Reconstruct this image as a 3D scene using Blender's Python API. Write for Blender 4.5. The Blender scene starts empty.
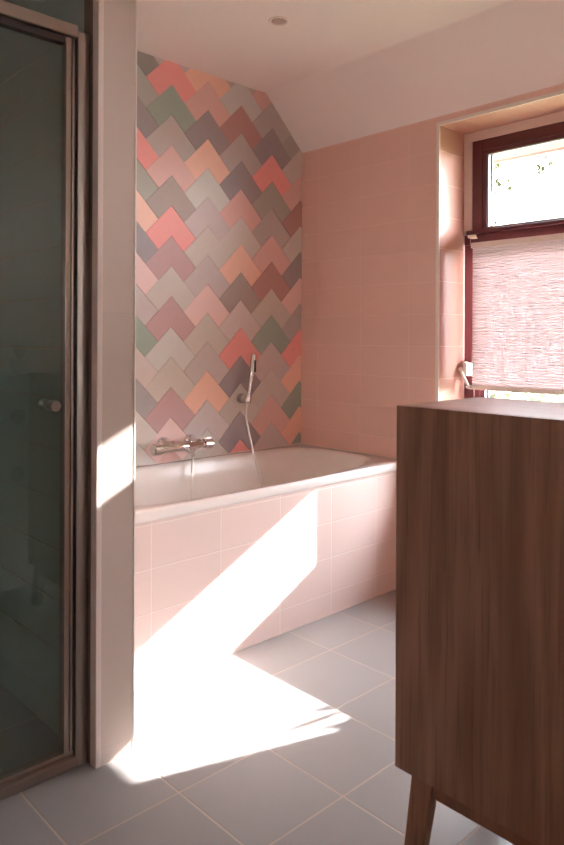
import bpy, bmesh, math, random
from mathutils import Vector, Matrix
random.seed(7)
SC = bpy.context.scene
COL = SC.collection
PI = math.pi

# ------------------------------------------------------------------ helpers
def S(c):
    """sRGB 0..255 -> linear rgba"""
    o = []
    for v in c:
        v = v / 255.0
        o.append(v / 12.92 if v <= 0.04045 else ((v + 0.055) / 1.055) ** 2.4)
    return (o[0], o[1], o[2], 1.0)

def new_mat(name):
    m = bpy.data.materials.new(name)
    m.use_nodes = True
    nt = m.node_tree
    return m, nt, nt.nodes['Principled BSDF'], nt.nodes['Material Output']

def setp(b, **k):
    names = dict(color='Base Color', rough='Roughness', metal='Metallic', spec='Specular IOR Level',
                 coat='Coat Weight', coatr='Coat Roughness', aniso='Anisotropic', trans='Transmission Weight', ior='IOR')
    for a, v in k.items():
        b.inputs[names[a]].default_value = v

def math_node(nt, op, a=None, b=None, c=None):
    n = nt.nodes.new('ShaderNodeMath'); n.operation = op
    for i, v in enumerate((a, b, c)):
        if v is None: continue
        if isinstance(v, (int, float)): n.inputs[i].default_value = v
        else: nt.links.new(v, n.inputs[i])
    return n.outputs[0]

def noise(nt, vec, scale, detail=3, rough=0.5, stretch=None):
    n = nt.nodes.new('ShaderNodeTexNoise')
    n.inputs['Scale'].default_value = scale
    n.inputs['Detail'].default_value = detail
    n.inputs['Roughness'].default_value = rough
    if stretch:
        mp = nt.nodes.new('ShaderNodeMapping'); mp.inputs['Scale'].default_value = stretch
        nt.links.new(vec, mp.inputs['Vector']); vec = mp.outputs[0]
    nt.links.new(vec, n.inputs['Vector'])
    return n.outputs['Fac']

def maprange(nt, v, a, b, c=0.0, d=1.0):
    n = nt.nodes.new('ShaderNodeMapRange')
    n.inputs['From Min'].default_value = a; n.inputs['From Max'].default_value = b
    n.inputs['To Min'].default_value = c; n.inputs['To Max'].default_value = d
    nt.links.new(v, n.inputs['Value'])
    return n.outputs[0]

def mixc(nt, f, a, b):
    n = nt.nodes.new('ShaderNodeMix'); n.data_type = 'RGBA'
    if isinstance(f, (int, float)): n.inputs[0].default_value = f
    else: nt.links.new(f, n.inputs[0])
    for i, v in ((6, a), (7, b)):
        if isinstance(v, tuple): n.inputs[i].default_value = v
        else: nt.links.new(v, n.inputs[i])
    return n.outputs[2]

def plain(name, col, rough=0.5, metal=0.0, spec=0.5, var=0.0, scale=8, bump=0.0, bscale=200):
    m, nt, b, o = new_mat(name)
    setp(b, color=col, rough=rough, metal=metal, spec=spec)
    g = nt.nodes.new('ShaderNodeNewGeometry').outputs['Position']
    if var:
        f = noise(nt, g, scale)
        dark = (col[0] * (1 - var), col[1] * (1 - var), col[2] * (1 - var), 1)
        lite = (min(1, col[0] * (1 + var)), min(1, col[1] * (1 + var)), min(1, col[2] * (1 + var)), 1)
        nt.links.new(mixc(nt, f, dark, lite), b.inputs['Base Color'])
    if bump:
        bp = nt.nodes.new('ShaderNodeBump'); bp.inputs['Strength'].default_value = bump
        bp.inputs['Distance'].default_value = 0.001
        nt.links.new(noise(nt, g, bscale, 2), bp.inputs['Height'])
        nt.links.new(bp.outputs[0], b.inputs['Normal'])
    return m

def tile_mat(name, col, grout, lines, w=0.003, rough=0.3, var=0.04, bump=0.6, spec=0.5, wob=0.0, nscale=6):
    """lines: list of (axis, size, offset)"""
    m, nt, b, o = new_mat(name)
    g = nt.nodes.new('ShaderNodeNewGeometry').outputs['Position']
    sep = nt.nodes.new('ShaderNodeSeparateXYZ'); nt.links.new(g, sep.inputs[0])
    dist = None; ids = []
    for ax, size, off in lines:
        p = math_node(nt, 'ADD', sep.outputs[ax], -off + 200 * size)
        d = math_node(nt, 'PINGPONG', p, size / 2)
        ids.append(math_node(nt, 'FLOOR', math_node(nt, 'DIVIDE', p, size)))
        dist = d if dist is None else math_node(nt, 'MINIMUM', dist, d)
    fac = maprange(nt, dist, w * 0.35, w * 0.65)
    cx = nt.nodes.new('ShaderNodeCombineXYZ')
    for i, s in enumerate(ids[:3]): nt.links.new(s, cx.inputs[i])
    wn = nt.nodes.new('ShaderNodeTexWhiteNoise'); nt.links.new(cx.outputs[0], wn.inputs['Vector'])
    k = math_node(nt, 'ADD', math_node(nt, 'MULTIPLY', wn.outputs['Value'], 0.5),
                  math_node(nt, 'MULTIPLY', noise(nt, g, nscale, 4), 0.5))
    dk = tuple(c * (1 - var) for c in col[:3]) + (1,)
    lt = tuple(min(1, c * (1 + var)) for c in col[:3]) + (1,)
    tc = mixc(nt, k, dk, lt)
    nt.links.new(mixc(nt, fac, grout, tc), b.inputs['Base Color'])
    nt.links.new(maprange(nt, fac, 0, 1, 0.85, rough), b.inputs['Roughness'])
    b.inputs['Specular IOR Level'].default_value = spec
    h = maprange(nt, dist, w * 0.3, w * 0.3 + 0.0025)
    if wob:
        h = math_node(nt, 'ADD', h, math_node(nt, 'MULTIPLY', noise(nt, g, 9, 2), wob))
    bp = nt.nodes.new('ShaderNodeBump'); bp.inputs['Strength'].default_value = bump
    bp.inputs['Distance'].default_value = 0.0012
    nt.links.new(h, bp.inputs['Height']); nt.links.new(bp.outputs[0], b.inputs['Normal'])
    return m

def glass_mat(name, tint, rough=0.0, ior=1.45):
    """thin clear pane: fresnel mix of see-through and mirror"""
    m, nt, b, o = new_mat(name)
    nt.nodes.remove(b)
    t = nt.nodes.new('ShaderNodeBsdfTransparent'); t.inputs[0].default_value = tint
    gl = nt.nodes.new('ShaderNodeBsdfGlossy'); gl.inputs['Roughness'].default_value = rough
    fr = nt.nodes.new('ShaderNodeFresnel')
    # same index on both faces of the thin pane (no total internal reflection)
    bf = nt.nodes.new('ShaderNodeNewGeometry').outputs['Backfacing']
    nt.links.new(maprange(nt, bf, 0, 1, ior, 1 / ior), fr.inputs[0])
    mx = nt.nodes.new('ShaderNodeMixShader')
    nt.links.new(fr.outputs[0], mx.inputs[0]); nt.links.new(t.outputs[0], mx.inputs[1])
    nt.links.new(gl.outputs[0], mx.inputs[2]); nt.links.new(mx.outputs[0], o.inputs[0])
    return m

def wood_mat(name, c0, c1, c2, rough=0.45, axis=2):
    m, nt, b, o = new_mat(name)
    g = nt.nodes.new('ShaderNodeNewGeometry').outputs['Position']
    st = [1, 1, 1]; st[axis] = 0.07
    a = noise(nt, g, 14, 5, 0.6, tuple(st))
    st2 = [1, 1, 1]; st2[axis] = 0.03
    f = noise(nt, g, 120, 4, 0.65, tuple(st2))
    st3 = [1, 1, 1]; st3[axis] = 0.12
    n3 = noise(nt, g, 5.0, 2, 0.5, tuple(st3))
    ring = math_node(nt, 'SINE', math_node(nt, 'MULTIPLY', n3, 60.0))
    ring = maprange(nt, ring, -1, 1)
    k1 = maprange(nt, a, 0.32, 0.68)
    col = mixc(nt, k1, c0, c1)
    col = mixc(nt, math_node(nt, 'MULTIPLY', ring, 0.42), col, c2)
    k2 = maprange(nt, f, 0.50, 0.72, 0, 0.55)
    dark = tuple(c * 0.45 for c in c0[:3]) + (1,)
    col = mixc(nt, k2, col, dark)
    nt.links.new(col, b.inputs['Base Color'])
    setp(b, rough=rough, spec=0.5)
    bp = nt.nodes.new('ShaderNodeBump'); bp.inputs['Strength'].default_value = 0.12
    bp.inputs['Distance'].default_value = 0.0006
    nt.links.new(f, bp.inputs['Height']); nt.links.new(bp.outputs[0], b.inputs['Normal'])
    return m

def link(name, bm, mats, parent=None, smooth=False, bevel=0.0, seg=2, loc=None):
    me = bpy.data.meshes.new(name)
    bmesh.ops.recalc_face_normals(bm, faces=bm.faces)
    bm.to_mesh(me); bm.free()
    o = bpy.data.objects.new(name, me); COL.objects.link(o)
    for m in (mats if isinstance(mats, (list, tuple)) else [mats]): me.materials.append(m)
    if smooth:
        for p in me.polygons: p.use_smooth = True
    if bevel:
        md = o.modifiers.new('bevel', 'BEVEL'); md.width = bevel; md.segments = seg; md.limit_method = 'ANGLE'
        md.angle_limit = math.radians(40)
    if parent:
        o.parent = parent
        o.matrix_parent_inverse = Matrix.Translation(-parent.location)
    return o

def thing(name, label, cat, loc, group=None):
    o = bpy.data.objects.new(name, None); COL.objects.link(o)
    o.location = loc; o.empty_display_size = 0.1
    o['label'] = label; o['category'] = cat
    if group: o['group'] = group
    return o

def tag(o, label, cat, group=None):
    o['label'] = label; o['category'] = cat
    if group: o['group'] = group
    return o

def struct(o):
    o['kind'] = 'structure'; return o

def bx(bm, x0, x1, y0, y1, z0, z1, mi=0):
    vs = [bm.verts.new((x, y, z)) for x in (x0, x1) for y in (y0, y1) for z in (z0, z1)]
    for f in ((0, 1, 3, 2), (4, 6, 7, 5), (0, 4, 5, 1), (2, 3, 7, 6), (0, 2, 6, 4), (1, 5, 7, 3)):
        fc = bm.faces.new([vs[i] for i in f]); fc.material_index = mi
    return vs

def box(name, mat, x0, x1, y0, y1, z0, z1, parent=None, bevel=0.0, seg=2):
    bm = bmesh.new(); bx(bm, min(x0, x1), max(x0, x1), min(y0, y1), max(y0, y1), min(z0, z1), max(z0, z1))
    return link(name, bm, mat, parent, bevel=bevel, seg=seg)

def frame_axes(d):
    d = Vector(d).normalized()
    up = Vector((0, 0, 1)) if abs(d.z) < 0.9 else Vector((1, 0, 0))
    a = d.cross(up).normalized(); b = d.cross(a).normalized()
    return d, a, b

def lathe(bm, base, axis, prof, n=32, cap=True):
    """prof list of (distance along axis, radius)"""
    d, a, b = frame_axes(axis); base = Vector(base); rings = []
    for t, r in prof:
        rings.append([bm.verts.new(base + d * t + (a * math.cos(2 * PI * i / n) + b * math.sin(2 * PI * i / n)) * r) for i in range(n)])
    for k in range(len(rings) - 1):
        for i in range(n):
            bm.faces.new((rings[k][i], rings[k][(i + 1) % n], rings[k + 1][(i + 1) % n], rings[k + 1][i]))
    if cap:
        bm.faces.new(rings[0]); bm.faces.new(rings[-1])

def smooth_path(pts, sub=6):
    pts = [Vector(p) for p in pts]; out = []
    P = [pts[0]] + pts + [pts[-1]]
    for i in range(1, len(P) - 2):
        for k in range(sub):
            t = k / sub
            p0, p1, p2, p3 = P[i - 1], P[i], P[i + 1], P[i + 2]
            out.append(0.5 * ((2 * p1) + (p2 - p0) * t + (2 * p0 - 5 * p1 + 4 * p2 - p3) * t * t + (-p0 + 3 * p1 - 3 * p2 + p3) * t ** 3))
    out.append(pts[-1]); return out

def tube(bm, pts, r, n=10, sub=6, ridges=False):
    pts = smooth_path(pts, sub) if sub > 1 else [Vector(p) for p in pts]
    rings = []; a = None
    for i, p in enumerate(pts):
        d = (pts[min(i + 1, len(pts) - 1)] - pts[max(i - 1, 0)]).normalized()
        if a is None: _, a, _ = frame_axes(d)
        a = (a - d * a.dot(d)).normalized(); b = d.cross(a)
        rr = r(i / (len(pts) - 1)) if callable(r) else r
        if ridges: rr *= (1.0 if i % 2 else 0.82)
        rings.append([bm.verts.new(p + (a * math.cos(2 * PI * k / n) + b * math.sin(2 * PI * k / n)) * rr) for k in range(n)])
    for k in range(len(rings) - 1):
        for i in range(n):
            bm.faces.new((rings[k][i], rings[k][(i + 1) % n], rings[k + 1][(i + 1) % n], rings[k + 1][i]))
    bm.faces.new(rings[0]); bm.faces.new(rings[-1])

# ------------------------------------------------------------------ measures (metres)
ZC = 2.466      # ceiling
ZW = 2.2008     # top of the low window wall
XK = -0.2665    # where the sloped ceiling starts
YR = -0.893     # left jamb of the window reveal
YR2 = -1.94     # right jamb
ZH = 2.165      # head of the reveal
ZS = 0.515      # tiled sill
XF = 0.209      # inner plane of the window frame
TW = 0.733      # width of the bath
RIM = 0.599
XP0, XP1, YP = -1.783, -1.6695, -1.01   # partition between bath and shower
YF = -2.39      # room wall behind the cabinet
XL = -3.05      # room wall on the left

# ------------------------------------------------------------------ materials
GROUT = S((206, 186, 174))
PINK = S((228, 190, 178))
M_pink_wall = tile_mat('pink_tile', PINK, S((237, 206, 195)), [(1, 0.3, -0.13), (2, 0.15, 0.095)], w=0.0026, rough=0.33, var=0.035, bump=0.45, wob=0.25)
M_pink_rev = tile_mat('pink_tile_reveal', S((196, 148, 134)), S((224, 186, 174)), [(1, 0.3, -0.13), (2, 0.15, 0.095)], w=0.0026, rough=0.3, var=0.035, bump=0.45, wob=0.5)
M_pink_apron = tile_mat('pink_tile_apron', S((228, 204, 197)), S((238, 224, 217)), [(0, 0.3, -0.222), (2, 0.15, 0.095)], w=0.003, rough=0.3, var=0.03, bump=0.5)
M_column = tile_mat('partition_tile', S((200, 180, 168)), S((192, 170, 160)), [(2, 1.2, 0.045)], w=0.0016, rough=0.45, var=0.03, bump=0.1)
M_shower_tile = tile_mat('shower_tile', S((164, 172, 166)), S((196, 170, 152)), [(1, 0.3, -0.2), (2, 0.15, 0.095)], w=0.003, rough=0.3, var=0.05)
M_floor = tile_mat('floor_tile', S((152, 147, 144)), S((192, 172, 158)), [(0, 0.3, -0.1783), (1, 0.3, -0.0466)], w=0.0045, rough=0.42, var=0.06, bump=0.7, nscale=4)
M_plaster = plain('ceiling_plaster', S((236, 228, 225)), 0.85, var=0.02, scale=3)
M_wallpaint = plain('grey_paint', S((150, 138, 130)), 0.8, var=0.03)
M_white = plain('white_trim', S((232, 222, 214)), 0.4)
M_white_pl = plain('white_plaster', S((222, 204, 194)), 0.7)
M_enamel = plain('bath_enamel', S((234, 226, 222)), 0.16, spec=0.2)
M_chrome = plain('chrome', (0.78, 0.77, 0.76, 1), 0.08, metal=1.0)
M_steel = plain('satin_steel', (0.52, 0.46, 0.42, 1), 0.3, metal=1.0)
M_alu = plain('bronze_aluminium', (0.42, 0.34, 0.29, 1), 0.45, metal=1.0)
M_alu_dark = plain('dark_seal', S((48, 36, 32)), 0.6)
M_burg = plain('burgundy_paint', S((96, 42, 46)), 0.35)
M_burg_hi = plain('burgundy_sash', S((90, 38, 44)), 0.3)
M_seal = plain('grey_rubber', S((70, 80, 92)), 0.5)
M_spacer = plain('glazing_spacer', S((190, 196, 202)), 0.35, metal=0.6)
M_winglass = glass_mat('window_glass', (0.97, 0.98, 0.98, 1))
M_shglass = glass_mat('tinted_shower_glass', (0.87, 0.93, 0.91, 1), 0.01, 1.65)
M_wood = wood_mat('walnut', S((132, 94, 74)), S((168, 128, 104)), S((196, 156, 130)))
M_wood_top = wood_mat('walnut_top', S((136, 98, 78)), S((170, 128, 104)), S((188, 148, 122)), rough=0.3, axis=1)
M_leg = wood_mat('walnut_leg', S((128, 88, 66)), S((156, 110, 84)), S((176, 130, 102)))
M_white_lacquer = plain('pale_lacquer', S((196, 208, 204)), 0.35)
M_dark = plain('dark_hole', S((70, 66, 62)), 0.6)
M_leafin = plain('plant_leaf', S((70, 100, 62)), 0.5, var=0.2, scale=20)
M_pot = plain('clay_pot', S((170, 160, 150)), 0.6)
M_hallfl = plain('hall_floor', S((120, 104, 92)), 0.6, var=0.1)

# ------------------------------------------------------------------ floor, ceiling, shell
bm = bmesh.new()
bx(bm, XL - 0.1, 0.55, YF - 0.12, 0.1, -0.12, 0.0)
struct(link('floor', bm, M_floor))
struct(box('floor_hall', M_hallfl, -4.2, 0.0, -4.4, YF - 0.12, -0.12, 0.0))

# ceiling with the sloped strip over the window wall
bm = bmesh.new()
def prism_y(bm, pts, y0, y1):
    a = [bm.verts.new((x, y0, z)) for x, z in pts]; b = [bm.verts.new((x, y1, z)) for x, z in pts]
    n = len(pts)
    bm.faces.new(a); bm.faces.new(b[::-1])
    for i in range(n): bm.faces.new((a[i], a[(i + 1) % n], b[(i + 1) % n], b[i]))
prism_y(bm, [(XL, ZC), (XK - 0.012, ZC), (XK - 0.004, ZC - 0.003), (XK + 0.006, ZC - 0.012), (0.0, ZW), (0.0, ZC + 0.12), (XL, ZC + 0.12)], YF, 0.0)
struct(link('ceiling', bm, M_plaster))
struct(box('ceiling_hall', M_wallpaint, -4.2, 0.0, -4.4, YF - 0.12, ZC, ZC + 0.12))

# window wall with its opening (a solid wall, inner face pink tile)
bm = bmesh.new()
WX = 0.40
bx(bm, 0.0, WX, YR, 0.1, -0.12, ZC)
bx(bm, 0.0, WX, YF - 0.12, YR2, -0.12, ZC)
bx(bm, 0.0, WX, YR2, YR, ZH, ZC)
bx(bm, 0.0, WX, YR2, YR, -0.12, ZS)
struct(link('wall_right', bm, M_pink_wall))
# glossy tiled lining of the reveal
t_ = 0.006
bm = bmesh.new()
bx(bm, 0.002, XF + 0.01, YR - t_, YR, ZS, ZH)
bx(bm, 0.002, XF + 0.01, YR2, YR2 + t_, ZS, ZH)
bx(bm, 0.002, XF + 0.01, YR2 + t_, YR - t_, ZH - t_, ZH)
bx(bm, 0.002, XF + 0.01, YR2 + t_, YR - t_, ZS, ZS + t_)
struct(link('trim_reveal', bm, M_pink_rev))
# white edge profile round the reveal
bm = bmesh.new()
e = 0.010
bx(bm, -0.003, 0.004, YR - t_ - 0.001, YR + e, ZS - e, ZH + e)
bx(bm, -0.003, 0.004, YR2 - e, YR2 + t_ + 0.001, ZS - e, ZH + e)
bx(bm, -0.003, 0.004, YR2 + t_, YR - t_, ZH - t_ - 0.001, ZH + e)
bx(bm, -0.003, 0.004, YR2 + t_, YR - t_, ZS - e, ZS + t_ + 0.001)
struct(link('trim_1', bm, M_white, bevel=0.0015))

# wall behind the cabinet with the doorway the camera looks through
bm = bmesh.new()
bx(bm, -1.85, 0.0, YF - 0.12, YF, 0, ZC)
bx(bm, XL, -2.95, YF - 0.12, YF, 0, ZC)
bx(bm, -2.95, -1.85, YF - 0.12, YF, 2.3, ZC)
struct(link('wall_front', bm, M_white_pl))
bm = bmesh.new()
bx(bm, XL - 0.1, XL, YF - 0.12, 0.1, -0.12, ZC + 0.1)
struct(link('wall_left', bm, M_pink_wall))
bm = bmesh.new()
bx(bm, -4.2, -4.1, -4.4, YF - 0.12, 0, ZC); bx(bm, -0.1, 0, -4.4, YF - 0.12, 0, ZC)
bx(bm, -4.2, -3.2, -4.5, -4.4, 0, ZC); bx(bm, -2.5, 0, -4.5, -4.4, 0, ZC); bx(bm, -3.2, -2.5, -4.5, -4.4, 0, 1.4); bx(bm, -3.2, -2.5, -4.5, -4.4, 1.64, ZC); bx(bm, -4.2, XL, YF - 0.12, YF - 0.02, 0, ZC)  # unseen hall wall; its window slot is added to let in fill daylight
struct(link('wall_hall', bm, M_wallpaint))

# ------------------------------------------------------------------ mosaic wall (10 cm L-shaped tiles laid as chevrons)
PAL = dict(
    DB=S((156, 148, 141)),  # dark brown grey
    ST=S((182, 180, 176)), # stone grey
    CH=S((166, 155, 157)), # charcoal mauve
    CM=S((176, 170, 171)), # lighter charcoal mauve
    CO=S((244, 165, 160)), # coral
    OL=S((178, 175, 164)), # olive grey
    PE=S((245, 200, 181)), # peach
    LP=S((237, 205, 201)), # light pink
    MA=S((207, 193, 192)), # mauve
    GR=S((163, 176, 164)), # sage green
    PG=S((218, 204, 200)), # pinkish grey
    GG=S((211, 201, 193)), # greige
    LG=S((213, 209, 204)), # light greige
    RO=S((201, 163, 162)), # old rose
    TE=S((192, 148, 141)),  # terracotta brown
    BT=S((177, 161, 153)), # brown taupe
    RP=S((227, 186, 180)), # rose pink
    TM=S((194, 183, 179)), # taupe mauve
)
keys = list(PAL)
mos_mats = [tile_mat('grout_mosaic', S((205, 190, 180)), S((205, 190, 180)), [(0, 10, 5)], bump=0)]
for k in keys:
    mm = plain('mosaic_' + k.lower(), PAL[k], 0.55, var=0.025, scale=25)
    mos_mats.append(mm)
W_ = 0.0707107; SX = 3 * W_
Z1 = 2.3625    # a peak of the odd columns
XC1 = -0.8615
cols = {
    0: (Z1 + 3 * W_, 'DB ST CH CO OL PE CH LP MA GR PG CM GG LG RP MA'.split()),
    1: (Z1 + 4 * W_, 'MA CO GR TM RP BT CO RO GG RO LG GG RO LP RP GG'.split()),
    2: (Z1 + 3 * W_, 'GG PE RP CH PE LG MA LG MA LP GG MA PE MA GG PG'.split()),
    3: (Z1 + 2 * W_, 'LG TE TM CH RP GG PE BT PG CO CH GG CH CO GG MA'.split()),
    4: (Z1 + 3 * W_, 'RP TM CH CO OL TM RP TE GG GR MA GG RP MA GG CO'.split()),
    5: (Z1 + 2 * W_, 'GG OL GG RP TE GG CH LP TM CO PE GR PE GR OL MA'.split()),
}
cols[2] = (Z1 + 3 * W_, 'PE RP CH PE LG MA GG MA LP GG MA PE MA GG PG MA'.split())
bm = bmesh.new()
g0 = 0.00045
def chevron(bm, xc, zp, mi, th):
    w = W_
    pts = [(0, 0), (2 * w, -2 * w), (w, -3 * w), (0, -2 * w), (-w, -3 * w), (-2 * w, -2 * w)]
    # inset outline for the joint
    def inset(pts, d):
        n = len(pts); out = []
        for i in range(n):
            p0, p1, p2 = Vector(pts[i - 1]), Vector(pts[i]), Vector(pts[(i + 1) % n])
            e1 = (p1 - p0).normalized(); e2 = (p2 - p1).normalized()
            n1 = Vector((e1.y, -e1.x)); n2 = Vector((e2.y, -e2.x))
            k = (n1 + n2) / (1 + n1.dot(n2))
            out.append(tuple(p1 + k * d))
        return out
    base = inset(pts, g0); top = inset(pts, g0 + 0.0009)
    B = [bm.verts.new((xc + x, 0.004, zp + z)) for x, z in base]
    E = [bm.verts.new((xc + x, -th + 0.0006, zp + z)) for x, z in base]
    T = [bm.verts.new((xc + x, -th, zp + z)) for x, z in top]
    n = 6
    for i in range(n):
        j = (i + 1) % n
        for a, b in ((B, E), (E, T)):
            f = bm.faces.new((a[i], a[j], b[j], b[i])); f.material_index = mi
    # two quads (left and right arm) so nothing concave is left to chance
    for q in ((0, 1, 2, 3), (0, 3, 4, 5)):
        f = bm.faces.new([T[i] for i in q]); f.material_index = mi
rr = random.Random(3)
for c in range(-4, 7):
    xc = XC1 + (c - 1) * SX
    if c in cols: z0, seq = cols[c]
    else:
        z0 = Z1 + (3 if c % 2 == 0 else 2) * W_
        seq = [rr.choice(keys) for _ in range(16)]
    for i, k in enumerate(seq):
        chevron(bm, xc, z0 - 2 * W_ * i, 1 + keys.index(k), 0.006 + rr.uniform(0, 0.0022))
def cut(bm, co, no):
    geom = bm.verts[:] + bm.edges[:] + bm.faces[:]
    bmesh.ops.bisect_plane(bm, geom=geom, plane_co=co, plane_no=no, clear_outer=True)
cut(bm, (0, 0, ZC), (0, 0, 1))
cut(bm, (0, 0, 0.55), (0, 0, -1))
cut(bm, (-0.0015, 0, 0), (1, 0, 0))
cut(bm, (XP1, 0, 0), (-1, 0, 0))
cut(bm, (XK, 0, ZC), Vector((ZC - ZW, 0, -XK)).normalized())
bx(bm, XL - 0.1, 0.1, -0.0035, 0.12, -0.12, ZC + 0.1, 0)
struct(link('wall_back', bm, mos_mats))

# ------------------------------------------------------------------ partition between bath and shower
bm = bmesh.new()
bx(bm, XP0, XP1, YP, 0.0, 0.0, ZC)
struct(link('wall_partition', bm, M_column))
bm = bmesh.new()   # dark tile cladding on the shower side
bx(bm, XP0 - 0.006, XP0, -0.93, 0.0, 0.0, ZC)
bx(bm, XL, XP0 - 0.006, -0.008, -0.0036, 0.0, ZC)
bx(bm, XL, XL + 0.006, -0.93, -0.008, 0.0, ZC)
struct(link('wall_shower', bm, M_shower_tile))
# metal edge profile down the left edge of the partition, notched along the shower side
bm = bmesh.new()
bx(bm, XP0 - 0.004, XP0 + 0.010, YP - 0.0015, YP + 0.004, 0.0, ZC)
bx(bm, XP0 - 0.006, XP0 - 0.001, YP - 0.0015, YP + 0.03, 0.0, ZC)
struct(link('trim_2', bm, M_white_pl, bevel=0.001))
struct(box('trim_3', M_white, XP1 - 0.003, XP1 + 0.0015, YP - 0.0015, YP + 0.003, 0.0, ZC))
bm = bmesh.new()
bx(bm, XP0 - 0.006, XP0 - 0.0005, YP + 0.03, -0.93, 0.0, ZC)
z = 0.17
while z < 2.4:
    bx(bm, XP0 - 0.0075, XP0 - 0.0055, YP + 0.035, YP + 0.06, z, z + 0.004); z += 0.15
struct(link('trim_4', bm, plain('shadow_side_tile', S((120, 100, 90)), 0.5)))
# dark sloping shower ceiling lining and shower tray floor
struct(box('ceiling_shower', M_shower_tile, XL + 0.006, XP0 - 0.006, -0.93, -0.008, ZC - 0.02, ZC - 0.001))

# ------------------------------------------------------------------ bath
bm = bmesh.new()
bx(bm, XP1, 0.0, -TW + 0.015, -TW + 0.033, 0.0, RIM - 0.04)
struct(link('wall_apron', bm, M_pink_apron))
struct(box('trim_5', M_white_pl, XP1, -0.0, -TW + 0.0115, -TW + 0.0151, 0.0, 0.005))
bath = thing('bathtub', 'white built-in bathtub with oval basin behind pink tiled apron', 'bathtub', (-0.83, -0.37, 0.0))
bm = bmesh.new()
N = 96
cx, cy = -0.835, -0.372
def ring(a, b, n, z, ox=0.0):
    out = []
    for i in range(N):
        t = 2 * PI * i / N
        c, s = math.cos(t), math.sin(t)
        out.append(bm.verts.new((cx + ox + a * math.copysign(abs(c) ** (2 / n), c), cy + b * math.copysign(abs(s) ** (2 / n), s), z)))
    return out
# outer rectangle ring, points matched by angle
def rect_ring(x0, x1, y0, y1, z):
    out = []
    for i in range(N):
        t = 2 * PI * i / N
        c, s = math.cos(t), math.sin(t)
        px = math.copysign(abs(c) ** (2 / 3.2), c); py = math.copysign(abs(s) ** (2 / 3.2), s)
        m = max(abs(px), abs(py)); px /= m; py /= m
        x = (x0 + x1) / 2 + px * (x1 - x0) / 2; y = (y0 + y1) / 2 + py * (y1 - y0) / 2
        out.append(bm.verts.new((x, y, z)))
    # snap nearest points to the corners
    for X in (x0, x1):
        for Y in (y0, y1):
            v = min(out, key=lambda q: (q.co.x - X) ** 2 + (q.co.y - Y) ** 2); v.co.x, v.co.y = X, Y
    return out
def stitch(a, b):
    for i in range(N): bm.faces.new((a[i], a[(i + 1) % N], b[(i + 1) % N], b[i]))
X0, X1, Y0, Y1 = XP1 + 0.001, -0.001, -TW, -0.0105
rings = [
    rect_ring(X0 + 0.002, X1 - 0.001, Y0 + 0.006, Y1, RIM - 0.040),
    rect_ring(X0, X1, Y0, Y1, RIM - 0.036),
    rect_ring(X0, X1, Y0, Y1, RIM - 0.006),
    rect_ring(X0, X1, Y0 + 0.002, Y1, RIM - 0.002),
    rect_ring(X0, X1, Y0 + 0.007, Y1, RIM),
    ring(0.772, 0.338, 3.2, RIM - 0.001),
    ring(0.766, 0.332, 3.2, RIM - 0.006),
    ring(0.762, 0.328, 3.2, RIM - 0.016),
    ring(0.748, 0.318, 3.1, RIM - 0.08),
    ring(0.715, 0.300, 3.0, RIM - 0.20, -0.01),
    ring(0.660, 0.270, 2.9, RIM - 0.34, -0.02),
    ring(0.600, 0.235, 2.7, RIM - 0.41, -0.03),
    ring(0.52, 0.19, 2.5, RIM - 0.435, -0.03),
    ring(0.30, 0.10, 2.3, RIM - 0.44, -0.03),
]
for a, b in zip(rings, rings[1:]): stitch(a, b)
bm.faces.new(rings[-1])
tub = link('basin', bm, M_enamel, bath, smooth=True)
# drain and overflow
bm = bmesh.new(); lathe(bm, (-0.83, -0.40, RIM - 0.4395), (0, 0, 1), [(0, 0.034), (0.003, 0.033), (0.005, 0.026), (0.0045, 0.0)], 28, cap=False)
link('drain', bm, M_chrome, bath, smooth=True)
# silicone joint round the bath
bm = bmesh.new()
bx(bm, XP1, 0, -0.0125, -0.0040, RIM - 0.006, RIM + 0.003); bx(bm, -0.005, 0, -TW + 0.01, -0.0125, RIM - 0.0005, RIM + 0.003)
struct(link('trim_6', bm, M_white_pl))

# ------------------------------------------------------------------ bath mixer
mx = thing('bath_mixer', 'chrome thermostatic bath mixer bar on the chevron tiled wall', 'tap', (-0.82, 0, 0.68))
YM = -0.075; ZM = 0.676
bm = bmesh.new()
lathe(bm, (-0.955, YM, ZM), (1, 0, 0), [(0, 0.0), (0, 0.019), (0.004, 0.0225), (0.230, 0.0225), (0.233, 0.019), (0.233, 0.0)], 32, cap=False)
link('body', bm, M_chrome, mx, smooth=True)
for x0_, dx in ((-0.958, -1), (-0.721, 1)):
    bm = bmesh.new()
    lathe(bm, (x0_, YM, ZM), (dx, 0, 0), [(0, 0.0), (0, 0.024), (0.003, 0.0255), (0.042, 0.0255), (0.046, 0.023), (0.046, 0.0)], 32, cap=False)
    for a in range(12):   # grip ribs
        th = 2 * PI * a / 12
        c = Vector((x0_ + dx * 0.024, YM + math.cos(th) * 0.0256, ZM + math.sin(th) * 0.0256))
        bx(bm, c.x - 0.019, c.x + 0.019, c.y - 0.001, c.y + 0.001, c.z - 0.001, c.z + 0.001)
    link('handle', bm, M_chrome, mx, smooth=False, bevel=0)
for x_ in (-0.905, -0.755):
    bm = bmesh.new()
    lathe(bm, (x_, -0.0085, ZM + 0.012), (0, -1, 0), [(0, 0.033), (0.006, 0.033), (0.016, 0.026), (0.022, 0.019), (0.045, 0.017), (0.075, 0.016)], 32)
    link('wall_flange', bm, M_chrome, mx, smooth=True)
bm = bmesh.new()
lathe(bm, (-0.785, YM, ZM - 0.005), (0, 0, -1), [(0, 0.016), (0.022, 0.016), (0.024, 0.011), (0.045, 0.0105), (0.047, 0.008)], 24)
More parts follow.
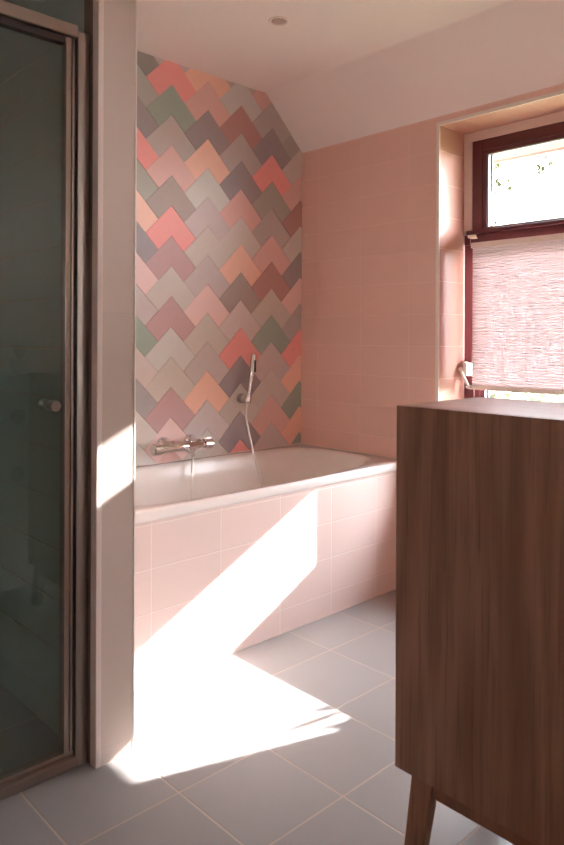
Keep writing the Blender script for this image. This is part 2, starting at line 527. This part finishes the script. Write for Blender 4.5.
lathe(bm, (-0.80, YM, ZM + 0.012), (0, 0, 1), [(0, 0.012), (0.014, 0.012), (0.017, 0.010), (0.017, 0.0)], 24, cap=False)
link('hose_outlet', bm, M_chrome, mx, smooth=True)
bm = bmesh.new()
lathe(bm, (-0.825, YM - 0.010, ZM - 0.006), (0.0, -0.8, -0.6), [(0, 0.014), (0.026, 0.013), (0.03, 0.012), (0.03, 0.0)], 24)
link('spout', bm, M_chrome, mx, smooth=True)

# ------------------------------------------------------------------ hand shower, its wall holder and hose
hd = thing('shower_holder', 'small chrome wall holder carrying the hand shower', 'holder', (-0.43, 0, 0.87))
bm = bmesh.new()
lathe(bm, (-0.437, -0.0085, 0.872), (0, -1, 0), [(0, 0.023), (0.004, 0.024), (0.03, 0.024), (0.033, 0.022), (0.033, 0)], 28, cap=False)
link('wall_plate', bm, M_steel, hd, smooth=True)
bm = bmesh.new()
lathe(bm, (-0.437, -0.040, 0.872), (-0.3, -1, 0), [(0, 0.012), (0.03, 0.012)], 20)
lathe(bm, (-0.449, -0.075, 0.853), (0.16, 0.0, 1), [(0, 0.016), (0.002, 0.0175), (0.036, 0.0175), (0.038, 0.016)], 24)
link('cradle', bm, M_chrome, hd, smooth=True)

hs = thing('hand_shower', 'slim chrome stick hand shower with pale metal hose hanging into the bath', 'hand shower', (-0.42, -0.07, 0.85))
bm = bmesh.new()
pA = Vector((-0.449, -0.075, 0.852)); pB = Vector((-0.433, -0.075, 0.943)); pC = Vector((-0.417, -0.073, 1.008)); pD = Vector((-0.402, -0.069, 1.099))
tube(bm, [pA, pA.lerp(pB, .5), pB, pC], lambda t: 0.0085 + 0.0025 * t, 20, 5)
link('handle', bm, M_chrome, hs, smooth=True)
bm = bmesh.new()
d_ = (pD - pC)
lathe(bm, pC - d_.normalized() * 0.02, d_, [(0, 0.0115), (0.004, 0.0132), (0.105, 0.0142), (0.11, 0.013), (0.11, 0.0)], 24, cap=True)
hh = link('spray_head', bm, M_chrome, hs, smooth=True)
bm = bmesh.new()
u_ = d_.normalized()
c_ = pC + u_ * 0.03 + Vector((0.004, -0.0148, 0))
bx(bm, c_.x - 0.006, c_.x + 0.006, c_.y - 0.001, c_.y + 0.002, c_.z - 0.03, c_.z + 0.03)
link('spray_face', bm, M_dark, hh)
bm = bmesh.new()
tube(bm, [(-0.4495, -0.075, 0.852), (-0.462, -0.080, 0.80), (-0.462, -0.10, 0.72), (-0.443, -0.12, 0.60), (-0.418, -0.135, 0.49), (-0.405, -0.16, 0.40), (-0.41, -0.22, 0.28),
          (-0.46, -0.30, 0.192), (-0.58, -0.33, 0.172), (-0.70, -0.28, 0.172), (-0.78, -0.19, 0.215), (-0.812, -0.14, 0.31),
          (-0.810, -0.108, 0.43), (-0.797, -0.090, 0.54), (-0.785, -0.0755, 0.60), (-0.785, -0.075, 0.6265)], 0.0058, 10, 26, ridges=True)
link('hose', bm, plain('pale_metal_hose', (0.80, 0.76, 0.72, 1), 0.28, metal=0.85), hs, smooth=True)

# ------------------------------------------------------------------ window in the right wall
win = bpy.data.objects.new('window_1', None); COL.objects.link(win); win.location = (XF, -1.4, ZS); struct(win)
YL = -0.943; YLL = -0.902; YRR = -1.90
def wbox(name, mat, x0, x1, y0, y1, z0, z1, bevel=0.003): return box(name, mat, x0, x1, y0, y1, z0, z1, win, bevel)
ZFT = 2.116
# outer frame: upper part is a little narrower than the lower one
bm = bmesh.new()
bx(bm, XF, XF + 0.07, -0.995, YL, 1.69, ZFT); bx(bm, XF, XF + 0.07, YRR, YRR + 0.05, 1.69, ZFT)
bx(bm, XF, XF + 0.07, YRR + 0.05, -0.995, 2.066, ZFT)
bx(bm, XF, XF + 0.07, YRR, -0.985, 0.55, 0.61); bx(bm, XF, XF + 0.07, -0.985, YLL, 0.55, 1.66); bx(bm, XF, XF + 0.07, YRR, YRR + 0.06, 0.61, 1.66)
link('frame', bm, M_burg, win, bevel=0.003)
# transom with its small weather ledge
bm = bmesh.new()
bx(bm, XF - 0.02, XF + 0.07, YRR, -0.912, 1.625, 1.672)
bx(bm, XF - 0.035, XF + 0.07, YRR, -0.93, 1.672, 1.690)
link('transom', bm, M_burg, win, bevel=0.003)
# sashes
def sash(name, ya, yb, za, zb, w, x0, x1):
    bm = bmesh.new()
    bx(bm, x0, x1, yb, ya, zb - w, zb); bx(bm, x0, x1, yb, ya, za, za + w)
    bx(bm, x0, x1, ya - w, ya, za + w, zb - w); bx(bm, x0, x1, yb, yb + w, za + w, zb - w)
    return link(name, bm, M_burg_hi, win, bevel=0.0025)
sash('sash', -0.989, -1.85, 1.676, 2.074, 0.027, XF + 0.006, XF + 0.05)
sash('sash', -0.970, -1.865, 0.60, 1.64, 0.036, XF + 0.012, XF + 0.055)
def glazing(ya, yb, za, zb):
    bm = bmesh.new(); x0, x1 = XF + 0.012, XF + 0.026
    for (a, b, c, d) in ((ya, ya - 0.006, za, zb), (yb + 0.006, yb, za, zb), (ya - 0.006, yb + 0.006, zb - 0.005, zb), (ya - 0.006, yb + 0.006, za, za + 0.005)):
        bx(bm, x0, x1, min(a, b), max(a, b), c, d)
    link('glazing_bead', bm, M_spacer, win)
    bm = bmesh.new()
    bx(bm, XF + 0.026, XF + 0.030, yb + 0.001, ya - 0.001, za + 0.001, zb - 0.001)
    link('pane', bm, M_winglass, win)
    bm = bmesh.new()
    for (a, b, c, d) in ((ya - 0.001, ya - 0.011, za, zb), (yb + 0.011, yb + 0.001, za, zb)):
        bx(bm, XF + 0.031, XF + 0.045, min(a, b), max(a, b), c, d)
    link('rubber_seal', bm, M_seal, win)
glazing(-1.016, -1.823, 1.703, 2.047)
glazing(-1.003, -1.835, 0.640, 1.604)
# pale plaster around the frame
bm = bmesh.new()
bx(bm, XF - 0.004, WX, YL, YR, 1.69, ZH); bx(bm, XF - 0.004, WX, YLL, YR, ZS, 1.69)
bx(bm, XF - 0.004, WX, YR2, YRR, ZS, ZH)
bx(bm, XF - 0.004, WX, YRR, YL, ZFT, ZH); bx(bm, XF - 0.004, WX, YRR, YLL, ZS, 0.55)
struct(link('trim_7', bm, M_white_pl))

# ------------------------------------------------------------------ pleated blind
bl = thing('pleated_blind', 'pink pleated blind covering the lower window pane', 'blind', (0.15, -1.4, 0.94))
XB = 0.160; yb0, yb1 = -0.972, -1.875; zt, zb = 1.602, 0.966
box('top_rail', M_white, XB - 0.012, XB + 0.012, yb1, yb0, zt, zt + 0.025, bl, 0.002)
box('bottom_rail', M_white, XB - 0.012, XB + 0.012, yb1, yb0 - 0.012, zb - 0.022, zb, bl, 0.002)
m, nt, b, o = new_mat('blind_fabric')
g = nt.nodes.new('ShaderNodeNewGeometry').outputs['Position']
f1 = noise(nt, g, 60, 2, 0.5, (0.2, 0.012, 3.0))
cc = mixc(nt, maprange(nt, f1, 0.3, 0.7), S((243, 235, 237)), S((247, 241, 242)))
nt.links.new(cc, b.inputs['Base Color']); setp(b, rough=1.0, spec=0.0)
tr = nt.nodes.new('ShaderNodeBsdfTranslucent'); nt.links.new(cc, tr.inputs[0])
mxs = nt.nodes.new('ShaderNodeMixShader'); mxs.inputs[0].default_value = 0.09
nt.links.new(b.outputs[0], mxs.inputs[1]); nt.links.new(tr.outputs[0], mxs.inputs[2]); nt.links.new(mxs.outputs[0], o.inputs[0])
M_fabric = m
bm = bmesh.new()
npl = 52; prev = None
th = 0.0006
prof = []
for i in range(2 * npl + 1):
    z = zt - (zt - zb) * i / (2 * npl)
    prof.append((XB + (0.0042 if i % 2 else -0.0042), z))
A = [[bm.verts.new((x + s, y, z)) for (x, z) in prof] for y in (yb0 - 0.004, yb1 + 0.004) for s in (0, th)]
for i in range(len(prof) - 1):
    bm.faces.new((A[0][i], A[0][i + 1], A[2][i + 1], A[2][i]))
    bm.faces.new((A[1][i], A[1][i + 1], A[3][i + 1], A[3][i]))
    for p, q in ((0, 1), (2, 3)): bm.faces.new((A[p][i], A[p][i + 1], A[q][i + 1], A[q][i]))
link('fabric', bm, M_fabric, bl)
y = yb0 - 0.010
bm = bmesh.new(); tube(bm, [(XB - 0.004, y + 0.016, zt + 0.055), (XB - 0.004, y + 0.016, zt + 0.02)], 0.0012, 6, 1); link('cord', bm, M_white, bl)
bm = bmesh.new(); tube(bm, [(XB + 0.012, y + 0.003, zb - 0.02), (XB + 0.012, y + 0.003, 0.62)], 0.0014, 6, 1); link('cord', bm, M_white, bl)
bm = bmesh.new()
bx(bm, XB - 0.015, XF - 0.02, yb0 - 0.012, yb0 + 0.014, zt + 0.048, zt + 0.054)
bx(bm, XB - 0.017, XB + 0.0, yb0 - 0.024, yb0 + 0.014, zt + 0.049, zt + 0.062)
link('cord_clip', bm, M_white, bl, bevel=0.002)
# tension crank bracket at the lower left
bm = bmesh.new()
lathe(bm, (XB + 0.03, -0.935, 1.035), (-1, 0, 0), [(0, 0.013), (0.028, 0.013), (0.031, 0.010), (0.031, 0)], 20, cap=False)
lathe(bm, (XB + 0.03, -0.930, 1.062), (-1, 0, 0), [(0, 0.010), (0.024, 0.010), (0.026, 0.008), (0.026, 0)], 20, cap=False)
bx(bm, XB + 0.002, XF + 0.002, -0.946, -0.924, 1.005, 1.066)
lathe(bm, (XB + 0.012, -0.910, 1.036), (-1, 0, 0), [(0, 0.009), (0.010, 0.009), (0.012, 0.006), (0.012, 0)], 16, cap=False)
link('bracket', bm, M_white, bl, bevel=0.0015)
bm = bmesh.new()
tube(bm, [(XB - 0.004, -0.918, 1.032), (XB - 0.006, -0.938, 0.995), (XB - 0.006, -0.958, 0.958)], 0.0075, 10, 4)
tube(bm, [(XB - 0.008, -0.952, 0.957), (XB - 0.008, -0.978, 0.953)], 0.009, 10, 1)
link('tension_arm', bm, M_white, bl, smooth=True)

# ------------------------------------------------------------------ shower screen
XS = XP0 - 0.006
scr = thing('shower_enclosure', 'tinted glass shower enclosure in a bronze toned metal frame', 'shower', (-2.2, -0.94, 0))
ys0, ys1 = -0.965, -0.930
def curved_post(name, x0, x1, y0, y1, z0, z1, mat):
    """extruded profile with a slightly rounded front"""
    bm = bmesh.new(); pts = [(x0, y1)]
    for i in range(9):
        t = i / 8; pts.append((x0 + (x1 - x0) * t, y0 - 0.006 * math.sin(PI * t)))
    pts.append((x1, y1))
    a = [bm.verts.new((x, y, z0)) for x, y in pts]; b = [bm.verts.new((x, y, z1)) for x, y in pts]
    bm.faces.new(a); bm.faces.new(b)
    for i in range(len(pts)): bm.faces.new((a[i], a[(i + 1) % len(pts)], b[(i + 1) % len(pts)], b[i]))
    return link(name, bm, mat, scr)
curved_post('wall_post', -1.824, XS - 0.002, ys0, ys1, 0.001, 2.012, M_alu)
box('top_rail', M_alu, XL + 0.006, -1.825, ys0 - 0.003, ys1 + 0.003, 1.996, 2.030, scr, 0.003)
bm = bmesh.new()
bx(bm, XL + 0.006, -1.825, ys0 - 0.004, ys1 + 0.004, 0.001, 0.030)
bx(bm, XL + 0.006, -1.825, ys0 + 0.012, ys1 + 0.014, 0.030, 0.044)
link('bottom_rail', bm, M_alu, scr, bevel=0.003)
bm = bmesh.new(); bx(bm, XL + 0.007, XL + 0.035, ys0, ys1, 0.044, 1.996); link('wall_post', bm, M_alu, scr, bevel=0.003)
door = box('door_glass', M_shglass, XL + 0.037, -1.852, -0.950, -0.942, 0.052, 1.990, scr)
bm = bmesh.new()
bx(bm, -1.857, -1.842, ys0 + 0.004, ys1 - 0.002, 0.046, 1.993)
bx(bm, -1.840, -1.8335, ys0 + 0.001, ys1 - 0.002, 0.046, 1.993)
link('door_stile', bm, M_alu, scr, bevel=0.002)
box('door_seal', M_alu_dark, -1.8335, -1.825, ys0 + 0.008, ys1, 0.046, 1.993, scr)
bm = bmesh.new()
bx(bm, XL + 0.037, -1.858, ys0 + 0.006, ys1 - 0.004, 1.974, 1.994)
link('door_top_profile', bm, M_alu_dark, scr, bevel=0.002)
bm = bmesh.new()
xk_, zk_ = -1.895, 0.995
lathe(bm, (xk_, -0.951, zk_), (0, -1, 0), [(0, 0.013), (0.006, 0.013), (0.008, 0.0145), (0.034, 0.0145), (0.037, 0.0135), (0.037, 0.0)], 28, cap=False)
lathe(bm, (xk_, -0.941, zk_), (0, 1, 0), [(0, 0.013), (0.006, 0.013), (0.008, 0.0145), (0.030, 0.0145), (0.032, 0.0)], 28, cap=False)
link('knob', bm, M_steel, scr, smooth=False)

# ------------------------------------------------------------------ walnut cabinet in the foreground
CX0, CX1, CY1, CY0, CZ0, CZ1 = -1.4135, -1.045, -1.738, -2.185, 0.177, 1.022
cab = thing('wooden_cabinet', 'tall walnut cabinet on splayed wooden legs in the foreground', 'cabinet', ((CX0 + CX1) / 2, (CY0 + CY1) / 2, 0))
T = 0.018
bm = bmesh.new(); bx(bm, CX0, CX0 + T, CY0, CY1, CZ0, CZ1); link('side_panel', bm, M_wood, cab, bevel=0.0008)
bm = bmesh.new(); bx(bm, CX1 - T, CX1, CY0, CY1, CZ0, CZ1); link('side_panel', bm, M_wood, cab, bevel=0.0008)
bm = bmesh.new(); bx(bm, CX0 + T, CX1 - T, CY0, CY1, CZ1 - T + 0.0003, CZ1)
link('top_panel', bm, M_wood_top, cab, bevel=0.0008)
bm = bmesh.new(); bx(bm, CX0 + T, CX1 - T, CY0, CY1, CZ0, CZ0 + T); link('bottom_panel', bm, M_wood, cab)
bm = bmesh.new(); bx(bm, CX0 + T, CX1 - T, CY1 - 0.008, CY1, CZ0 + T, CZ1 - T); link('back_panel', bm, M_wood, cab)
dr = box('door', M_wood, CX0 + T + 0.002, CX1 - T - 0.002, CY0, CY0 + 0.018, CZ0 + T + 0.002, CZ1 - T - 0.002, cab, 0.001)
bm = bmesh.new(); lathe(bm, (CX1 - 0.06, CY0, 0.62), (0, -1, 0), [(0, 0.006), (0.012, 0.006), (0.014, 0.012), (0.022, 0.012), (0.023, 0)], 20, cap=False)
link('knob', bm, M_steel, dr, smooth=True)
# leg frame: rails and four tapering splayed legs
zr0, zr1 = CZ0 - 0.036, CZ0 - 0.0005
box('rail', M_leg, CX0 + 0.014, CX0 + 0.034, CY0 + 0.09, CY1 - 0.09, zr0, zr1, cab, 0.001)
box('rail', M_leg, CX1 - 0.034, CX1 - 0.014, CY0 + 0.09, CY1 - 0.09, zr0, zr1, cab, 0.001)
for sx in (0, 1):
    for sy in (0, 1):
        bm = bmesh.new()
        tx = CX0 + 0.010 if sx == 0 else CX1 - 0.010; dxx = 1 if sx == 0 else -1
        ty = CY1 - 0.040 if sy else CY0 + 0.040; dyy = -1 if sy else 1
        top = [(tx, ty), (tx + dxx * 0.034, ty), (tx + dxx * 0.034, ty + dyy * 0.058), (tx, ty + dyy * 0.058)]
        ox, oy = -dxx * 0.008, -dyy * 0.016
        bot = [(tx + ox, ty + oy), (tx + ox + dxx * 0.028, ty + oy), (tx + ox + dxx * 0.028, ty + oy + dyy * 0.050), (tx + ox, ty + oy + dyy * 0.050)]
        a = [bm.verts.new((x, y, CZ0 - 0.0005)) for x, y in top]; b_ = [bm.verts.new((x, y, 0.0)) for x, y in bot]
        bm.faces.new(a); bm.faces.new(b_)
        for i in range(4): bm.faces.new((a[i], a[(i + 1) % 4], b_[(i + 1) % 4], b_[i]))
        link('leg', bm, M_leg, cab, bevel=0.003)

# ------------------------------------------------------------------ pale wall cabinet with round finger holes (seen mirrored in the shower glass)
wx0, wx1, wy0, wy1, wz0, wz1 = -1.66, -1.27, YF + 0.001, -2.255, 0.335, 1.01
wc = thing('wall_cabinet', 'pale drawer cabinet with round finger holes mirrored in the shower glass', 'cabinet', ((wx0 + wx1) / 2, wy0, wz0))
box('body', M_white_lacquer, wx0, wx1, wy0, wy1 - 0.018, wz0, wz1, wc, 0.002)
hz = [(wz1 - 0.002, 0.70), (0.697, 0.52), (0.517, wz0 + 0.002)]
for (za, zb_), hzc in zip([(0.825, wz1 - 0.002), (0.565, 0.822), (wz0 + 0.002, 0.562)], (0.825, 0.565, 0.335)):
    f_ = box('drawer', M_white_lacquer, wx0 + 0.001, wx1 - 0.001, wy1 - 0.016, wy1, za, zb_, wc, 0.001)
for hzc in (0.822, 0.563):
    bm = bmesh.new(); lathe(bm, ((wx0 + wx1) / 2 + 0.03, wy1 - 0.001, hzc), (0, 1, 0), [(0, 0.034), (0.003, 0.034), (0.003, 0.030), (0.001, 0.0)], 32, cap=False)
    link('finger_hole', bm, M_dark, wc, smooth=False)
# plant on top of it
pl = thing('potted_plant', 'small spiky potted plant on the pale drawer cabinet', 'plant', (-1.40, -2.32, wz1))
bm = bmesh.new(); lathe(bm, (-1.40, -2.322, wz1), (0, 0, 1), [(0, 0.0), (0, 0.03), (0.06, 0.042), (0.07, 0.042), (0.065, 0.036), (0.06, 0.0)], 28, cap=False)
link('pot', bm, M_pot, pl, smooth=True)
bm = bmesh.new()
for i in range(16):
    a = 2 * PI * i / 16 + rr.uniform(-.1, .1); L = rr.uniform(0.11, 0.17); sp = rr.uniform(0.25, 0.7)
    P0 = Vector((-1.40, -2.322, wz1 + 0.055)); prevs = None
    side = Vector((-math.sin(a), math.cos(a), 0))
    for k in range(6):
        t = k / 5
        p = P0 + Vector((math.cos(a) * sp * L * t, max(-0.055 / L, math.sin(a) * sp * 0.5) * L * t, L * (t - 0.25 * t * t * sp)))
        wv = 0.006 * (1 - t) + 0.0006
        q = [bm.verts.new(p - side * wv), bm.verts.new(p + Vector((0, 0, 0.0015))), bm.verts.new(p + side * wv)]
        if prevs:
            bm.faces.new((prevs[0], prevs[1], q[1], q[0])); bm.faces.new((prevs[1], prevs[2], q[2], q[1]))
        prevs = q
link('leaves', bm, M_leafin, pl)
# round extractor vent on the same wall
vt = thing('extractor_vent', 'round wall vent faintly mirrored high in the shower glass', 'vent', (-1.325, YF, 2.354))
bm = bmesh.new(); lathe(bm, (-1.325, YF + 0.0005, 2.345), (0, 1, 0), [(0, 0.068), (0.012, 0.068), (0.016, 0.062), (0.016, 0.052), (0.008, 0.050)], 40, cap=True)
link('ring', bm, M_white, vt, smooth=False)
bm = bmesh.new(); lathe(bm, (-1.325, YF + 0.009, 2.345), (0, 1, 0), [(0, 0.040), (0.012, 0.043), (0.016, 0.036), (0.018, 0.0)], 40, cap=False)
link('disc', bm, M_white, vt, smooth=False)

# ------------------------------------------------------------------ recessed ceiling spot (off)
cs = thing('ceiling_spotlight', 'small round recessed spotlight set in the white ceiling', 'lamp', (-0.793, -0.663, ZC))
bm = bmesh.new(); lathe(bm, (-0.793, -0.663, ZC - 0.0005), (0, 0, -1), [(0, 0.043), (0.003, 0.042), (0.0045, 0.036), (0.002, 0.033), (0.0008, 0.031)], 40, cap=False)
link('trim_ring', bm, M_white, cs, smooth=True)
bm = bmesh.new(); lathe(bm, (-0.793, -0.663, ZC - 0.0003), (0, 0, -1), [(0, 0.032), (0.0012, 0.031), (0.0022, 0.020), (0.0024, 0.0)], 40, cap=False)
link('bulb', bm, plain('lamp_reflector', S((176, 156, 144)), 0.35), cs, smooth=True)

# ------------------------------------------------------------------ outside: eave, lawn, hedge, twigs
M_soffit = plain('soffit_board', S((118, 98, 92)), 0.7)
bm = bmesh.new()
bx(bm, WX, 0.80, -4.5, 1.5, 2.165, 2.19)
bx(bm, 0.78, 0.81, -4.5, 1.5, 2.155, 2.36)
prism_y(bm, [(WX, 2.47), (WX, 2.62), (0.86, 2.40), (0.86, 2.36)], -4.5, 1.5)
struct(link('trim_eave', bm, M_soffit))
M_lawn = plain('lawn', S((92, 96, 70)), 0.9, var=0.25, scale=6)
struct(box('ground', M_lawn, 0.40, 40, -30, 30, -0.4, -0.3))
m, nt, b, o = new_mat('leaf_green')
setp(b, color=(0.010, 0.012, 0.003, 1), rough=0.7, spec=0.1)
tr = nt.nodes.new('ShaderNodeBsdfTranslucent'); tr.inputs[0].default_value = (0.014, 0.018, 0.003, 1)
mxs = nt.nodes.new('ShaderNodeMixShader'); mxs.inputs[0].default_value = 0.45
nt.links.new(b.outputs[0], mxs.inputs[1]); nt.links.new(tr.outputs[0], mxs.inputs[2]); nt.links.new(mxs.outputs[0], o.inputs[0])
M_leaf = m
M_bark = plain('bark', S((96, 80, 60)), 0.9, var=0.2, scale=30)
def leaf(bm, p, d, L, w, nrm=None):
    d = Vector(d).normalized()
    s = d.cross(Vector(nrm) if nrm else Vector((rr.uniform(-1, 1), rr.uniform(-1, 1), rr.uniform(-1, 1)))).normalized()
    up = s.cross(d)
    n = 6; L_, R_, C_ = [], [], []
    for i in range(n + 1):
        t = i / n; ww = w * math.sin(PI * min(0.98, t * 0.92 + 0.04)) ** 0.8
        c = Vector(p) + d * L * t - up * (0.12 * L * t * t)
        C_.append(bm.verts.new(c)); L_.append(bm.verts.new(c + s * ww + up * ww * .25)); R_.append(bm.verts.new(c - s * ww + up * ww * .25))
    for i in range(n):
        bm.faces.new((L_[i], C_[i], C_[i + 1], L_[i + 1])); bm.faces.new((C_[i], R_[i], R_[i + 1], C_[i + 1]))
SUN = Vector((-1.0, 0.345, -0.495))
# twigs seen through the upper pane: hang down 2.6 m outside
CAM = Vector((-2.7338, -2.7444, 1.1764))
bm = bmesh.new(); bmL = bmesh.new()
def twig(pts, leaves, r=0.003):
    tube(bm, pts, lambda t: r * (1 - 0.7 * t) + 0.0006, 6, 5)
    P = smooth_path(pts, 8)
    for _ in range(leaves):
        p = rr.choice(P[len(P) // 3:])
        leaf(bmL, p, (rr.uniform(-.5, .5), rr.uniform(-1, 1), rr.uniform(-1, 0.3)), rr.uniform(0.035, 0.06), rr.uniform(0.012, 0.020))
twig([(2.2, 0.35, 2.75), (2.1, 0.08, 2.60), (2.0, -0.045, 2.42), (1.98, -0.07, 2.26)], 20, 0.004)
twig([(2.1, 0.08, 2.60), (2.0, -0.08, 2.42), (2.0, -0.18, 2.28)], 7)
twig([(2.2, 0.25, 2.30), (2.05, 0.05, 2.16), (2.0, -0.06, 2.04)], 9)
twig([(2.1, -0.6, 2.80), (2.0, -0.50, 2.60), (2.0, -0.42, 2.42), (2.0, -0.37, 2.38)], 8)
twig([(2.1, -0.35, 2.75), (2.02, -0.37, 2.55), (2.0, -0.46, 2.46), (2.0, -0.48, 2.40)], 6)
for y, z in ((-0.29, 2.045), (-0.237, 2.087), (-0.475, 2.31), (-0.13, 2.25), (-0.03, 2.16)):
    leaf(bmL, (2.0, y, z), (0.1, rr.uniform(-1, 1), -1), 0.03, 0.009)
# trunk behind the left of the window carries the twigs
tube(bm, [(2.5, 0.9, -0.3), (2.45, 0.8, 1.2), (2.35, 0.6, 2.3), (2.2, 0.3, 2.75), (2.1, -0.4, 2.95), (2.1, -0.62, 2.8)], lambda t: 0.05 * (1 - t) + 0.006, 10, 6)
tube(bm, [(2.35, 0.6, 2.2), (2.2, 0.25, 2.30)], 0.006, 6, 1)
tree = thing('tree', 'thin green leafed tree branches outside the upper window pane', 'tree', (2.5, 0.9, -0.3))
link('trunk', bm, M_bark, tree, smooth=True)
lv = link('leaves', bmL, M_leaf, tree)

# garden shrub to the right, its outer leaves nibble the edge of the sunlight that reaches the floor
def back(px, py, X):   # from a floor point towards the sun up to the plane x = X
    k = (X - px)
    return Vector((X, py - 0.345 * k, 0.495 * k))
bm = bmesh.new(); bmL = bmesh.new()
X = 0.55
root = Vector((0.62, -2.75, -0.3))
targets = [((-1.04, -1.250), (-1.26, -1.262), 0.013), ((-1.10, -1.330), (-1.02, -1.285), 0.012), ((-1.02, -1.36), (-1.19, -1.335), 0.022),
           ((-1.04, -1.40), (-1.30, -1.345), 0.022), ((-1.05, -1.44), (-1.4, -1.40), 0.03), ((-1.0, -1.23), (-1.13, -1.225), 0.010)]
targets = [((-1.016, -1.262), (-1.139, -1.206), 0.013), ((-1.06, -1.272), (-1.277, -1.232), 0.011), ((-1.06, -1.352), (-1.192, -1.296), 0.014),
           ((-1.02, -1.34), (-1.15, -1.345), 0.025), ((-1.03, -1.41), (-1.30, -1.36), 0.03), ((-1.05, -1.47), (-1.4, -1.42), 0.03)]
for (a, b2, w) in targets:
    A_, B_ = back(a[0], a[1], X), back(b2[0], b2[1], X + 0.03)
    A2 = A_ + Vector((0, -0.05, 0.0))
    leaf(bmL, A_, B_ - A_, (B_ - A_).length, w, nrm=(1.0, -0.345, 0.495))
    tube(bm, [root, Vector((0.60, -2.45, 0.35)), Vector((0.57, -2.15, A_.z + 0.05)), A_], lambda t: 0.006 * (1 - t) + 0.0015, 6, 6)
for _ in range(60):
    p = Vector((rr.uniform(0.5, 0.9), rr.uniform(-2.9, -2.25), rr.uniform(0.0, 0.9)))
    leaf(bmL, p, (rr.uniform(-.6, .6), rr.uniform(-1, 1), rr.uniform(-.4, 1)), rr.uniform(0.12, 0.2), rr.uniform(0.012, 0.022))
    tube(bm, [root, (root + p) / 2 + Vector((0, -0.02, 0.06)), p], lambda t: 0.005 * (1 - t) + 0.0015, 5, 3)
sh = thing('garden_shrub', 'narrow leafed shrub outside the window throwing jagged leaf shadows on the floor', 'shrub', tuple(root))
link('stems', bm, M_bark, sh, smooth=True)
link('leaves', bmL, M_leaf, sh)
# low hedge far across the lawn, glimpsed under the blind
bm = bmesh.new()
for _ in range(2600):
    p = Vector((rr.uniform(9, 10), rr.uniform(-2, 6), rr.uniform(-0.3, 0.62 + 0.12 * math.sin(rr.uniform(0, 6)))))
    leaf(bm, p, (rr.uniform(-1, 1), rr.uniform(-1, 1), rr.uniform(-.5, 1)), 0.12, 0.04)
tag(link('hedge', bm, plain('pale_hedge', S((96, 94, 70)), 0.8, var=0.5, scale=12)), 'low pale green hedge across the lawn glimpsed beneath the blind', 'hedge')

# ------------------------------------------------------------------ light
sd = bpy.data.lights.new('sun', 'SUN'); sd.energy = 6.5; sd.angle = math.radians(0.6); sd.color = (1.0, 0.99, 1.0)
so = bpy.data.objects.new('sun', sd); COL.objects.link(so)
so.rotation_euler = SUN.to_track_quat('-Z', 'Y').to_euler(); so.location = (4, -2, 4)
w = bpy.data.worlds.new('sky'); SC.world = w; w.use_nodes = True
nt = w.node_tree; bg = nt.nodes['Background']
tc = nt.nodes.new('ShaderNodeTexCoord'); sp = nt.nodes.new('ShaderNodeSeparateXYZ'); nt.links.new(tc.outputs['Generated'], sp.inputs[0])
nt.links.new(mixc(nt, maprange(nt, sp.outputs[2], 0.0, 0.7), (0.98, 0.98, 0.985, 1), (0.82, 0.90, 1.0, 1)), bg.inputs[0])
bg.inputs[1].default_value = 6.6

# ------------------------------------------------------------------ camera
cd = bpy.data.cameras.new('camera'); co = bpy.data.objects.new('camera', cd); COL.objects.link(co); SC.camera = co
F = 700.58; H = 845.0
fw = Vector((0.686723, 0.726918, -0.001309)); rt = Vector((0.726915, -0.686713, 0.004485)); up = Vector((-0.002362, 0.004032, 0.999989))
co.matrix_world = Matrix(((rt.x, up.x, -fw.x, CAM.x), (rt.y, up.y, -fw.y, CAM.y), (rt.z, up.z, -fw.z, CAM.z), (0, 0, 0, 1)))
cd.sensor_fit = 'VERTICAL'; cd.sensor_height = 36.0; cd.lens = 36.0 * F / H
cd.shift_y = -82.84 / H; cd.clip_start = 0.02
cd.dof.use_dof = True; cd.dof.focus_distance = 3.1; cd.dof.aperture_fstop = 5.0

vs = SC.view_settings
vs.view_transform = 'Standard'; vs.look = 'None'; vs.exposure = 2.88; vs.gamma = 1.0; vs.use_curve_mapping = False
SC.cycles.use_denoising = True
SC.cycles.max_bounces = 14; SC.cycles.diffuse_bounces = 8; SC.cycles.transparent_max_bounces = 16
SC.cycles.caustics_reflective = False; SC.cycles.caustics_refractive = False
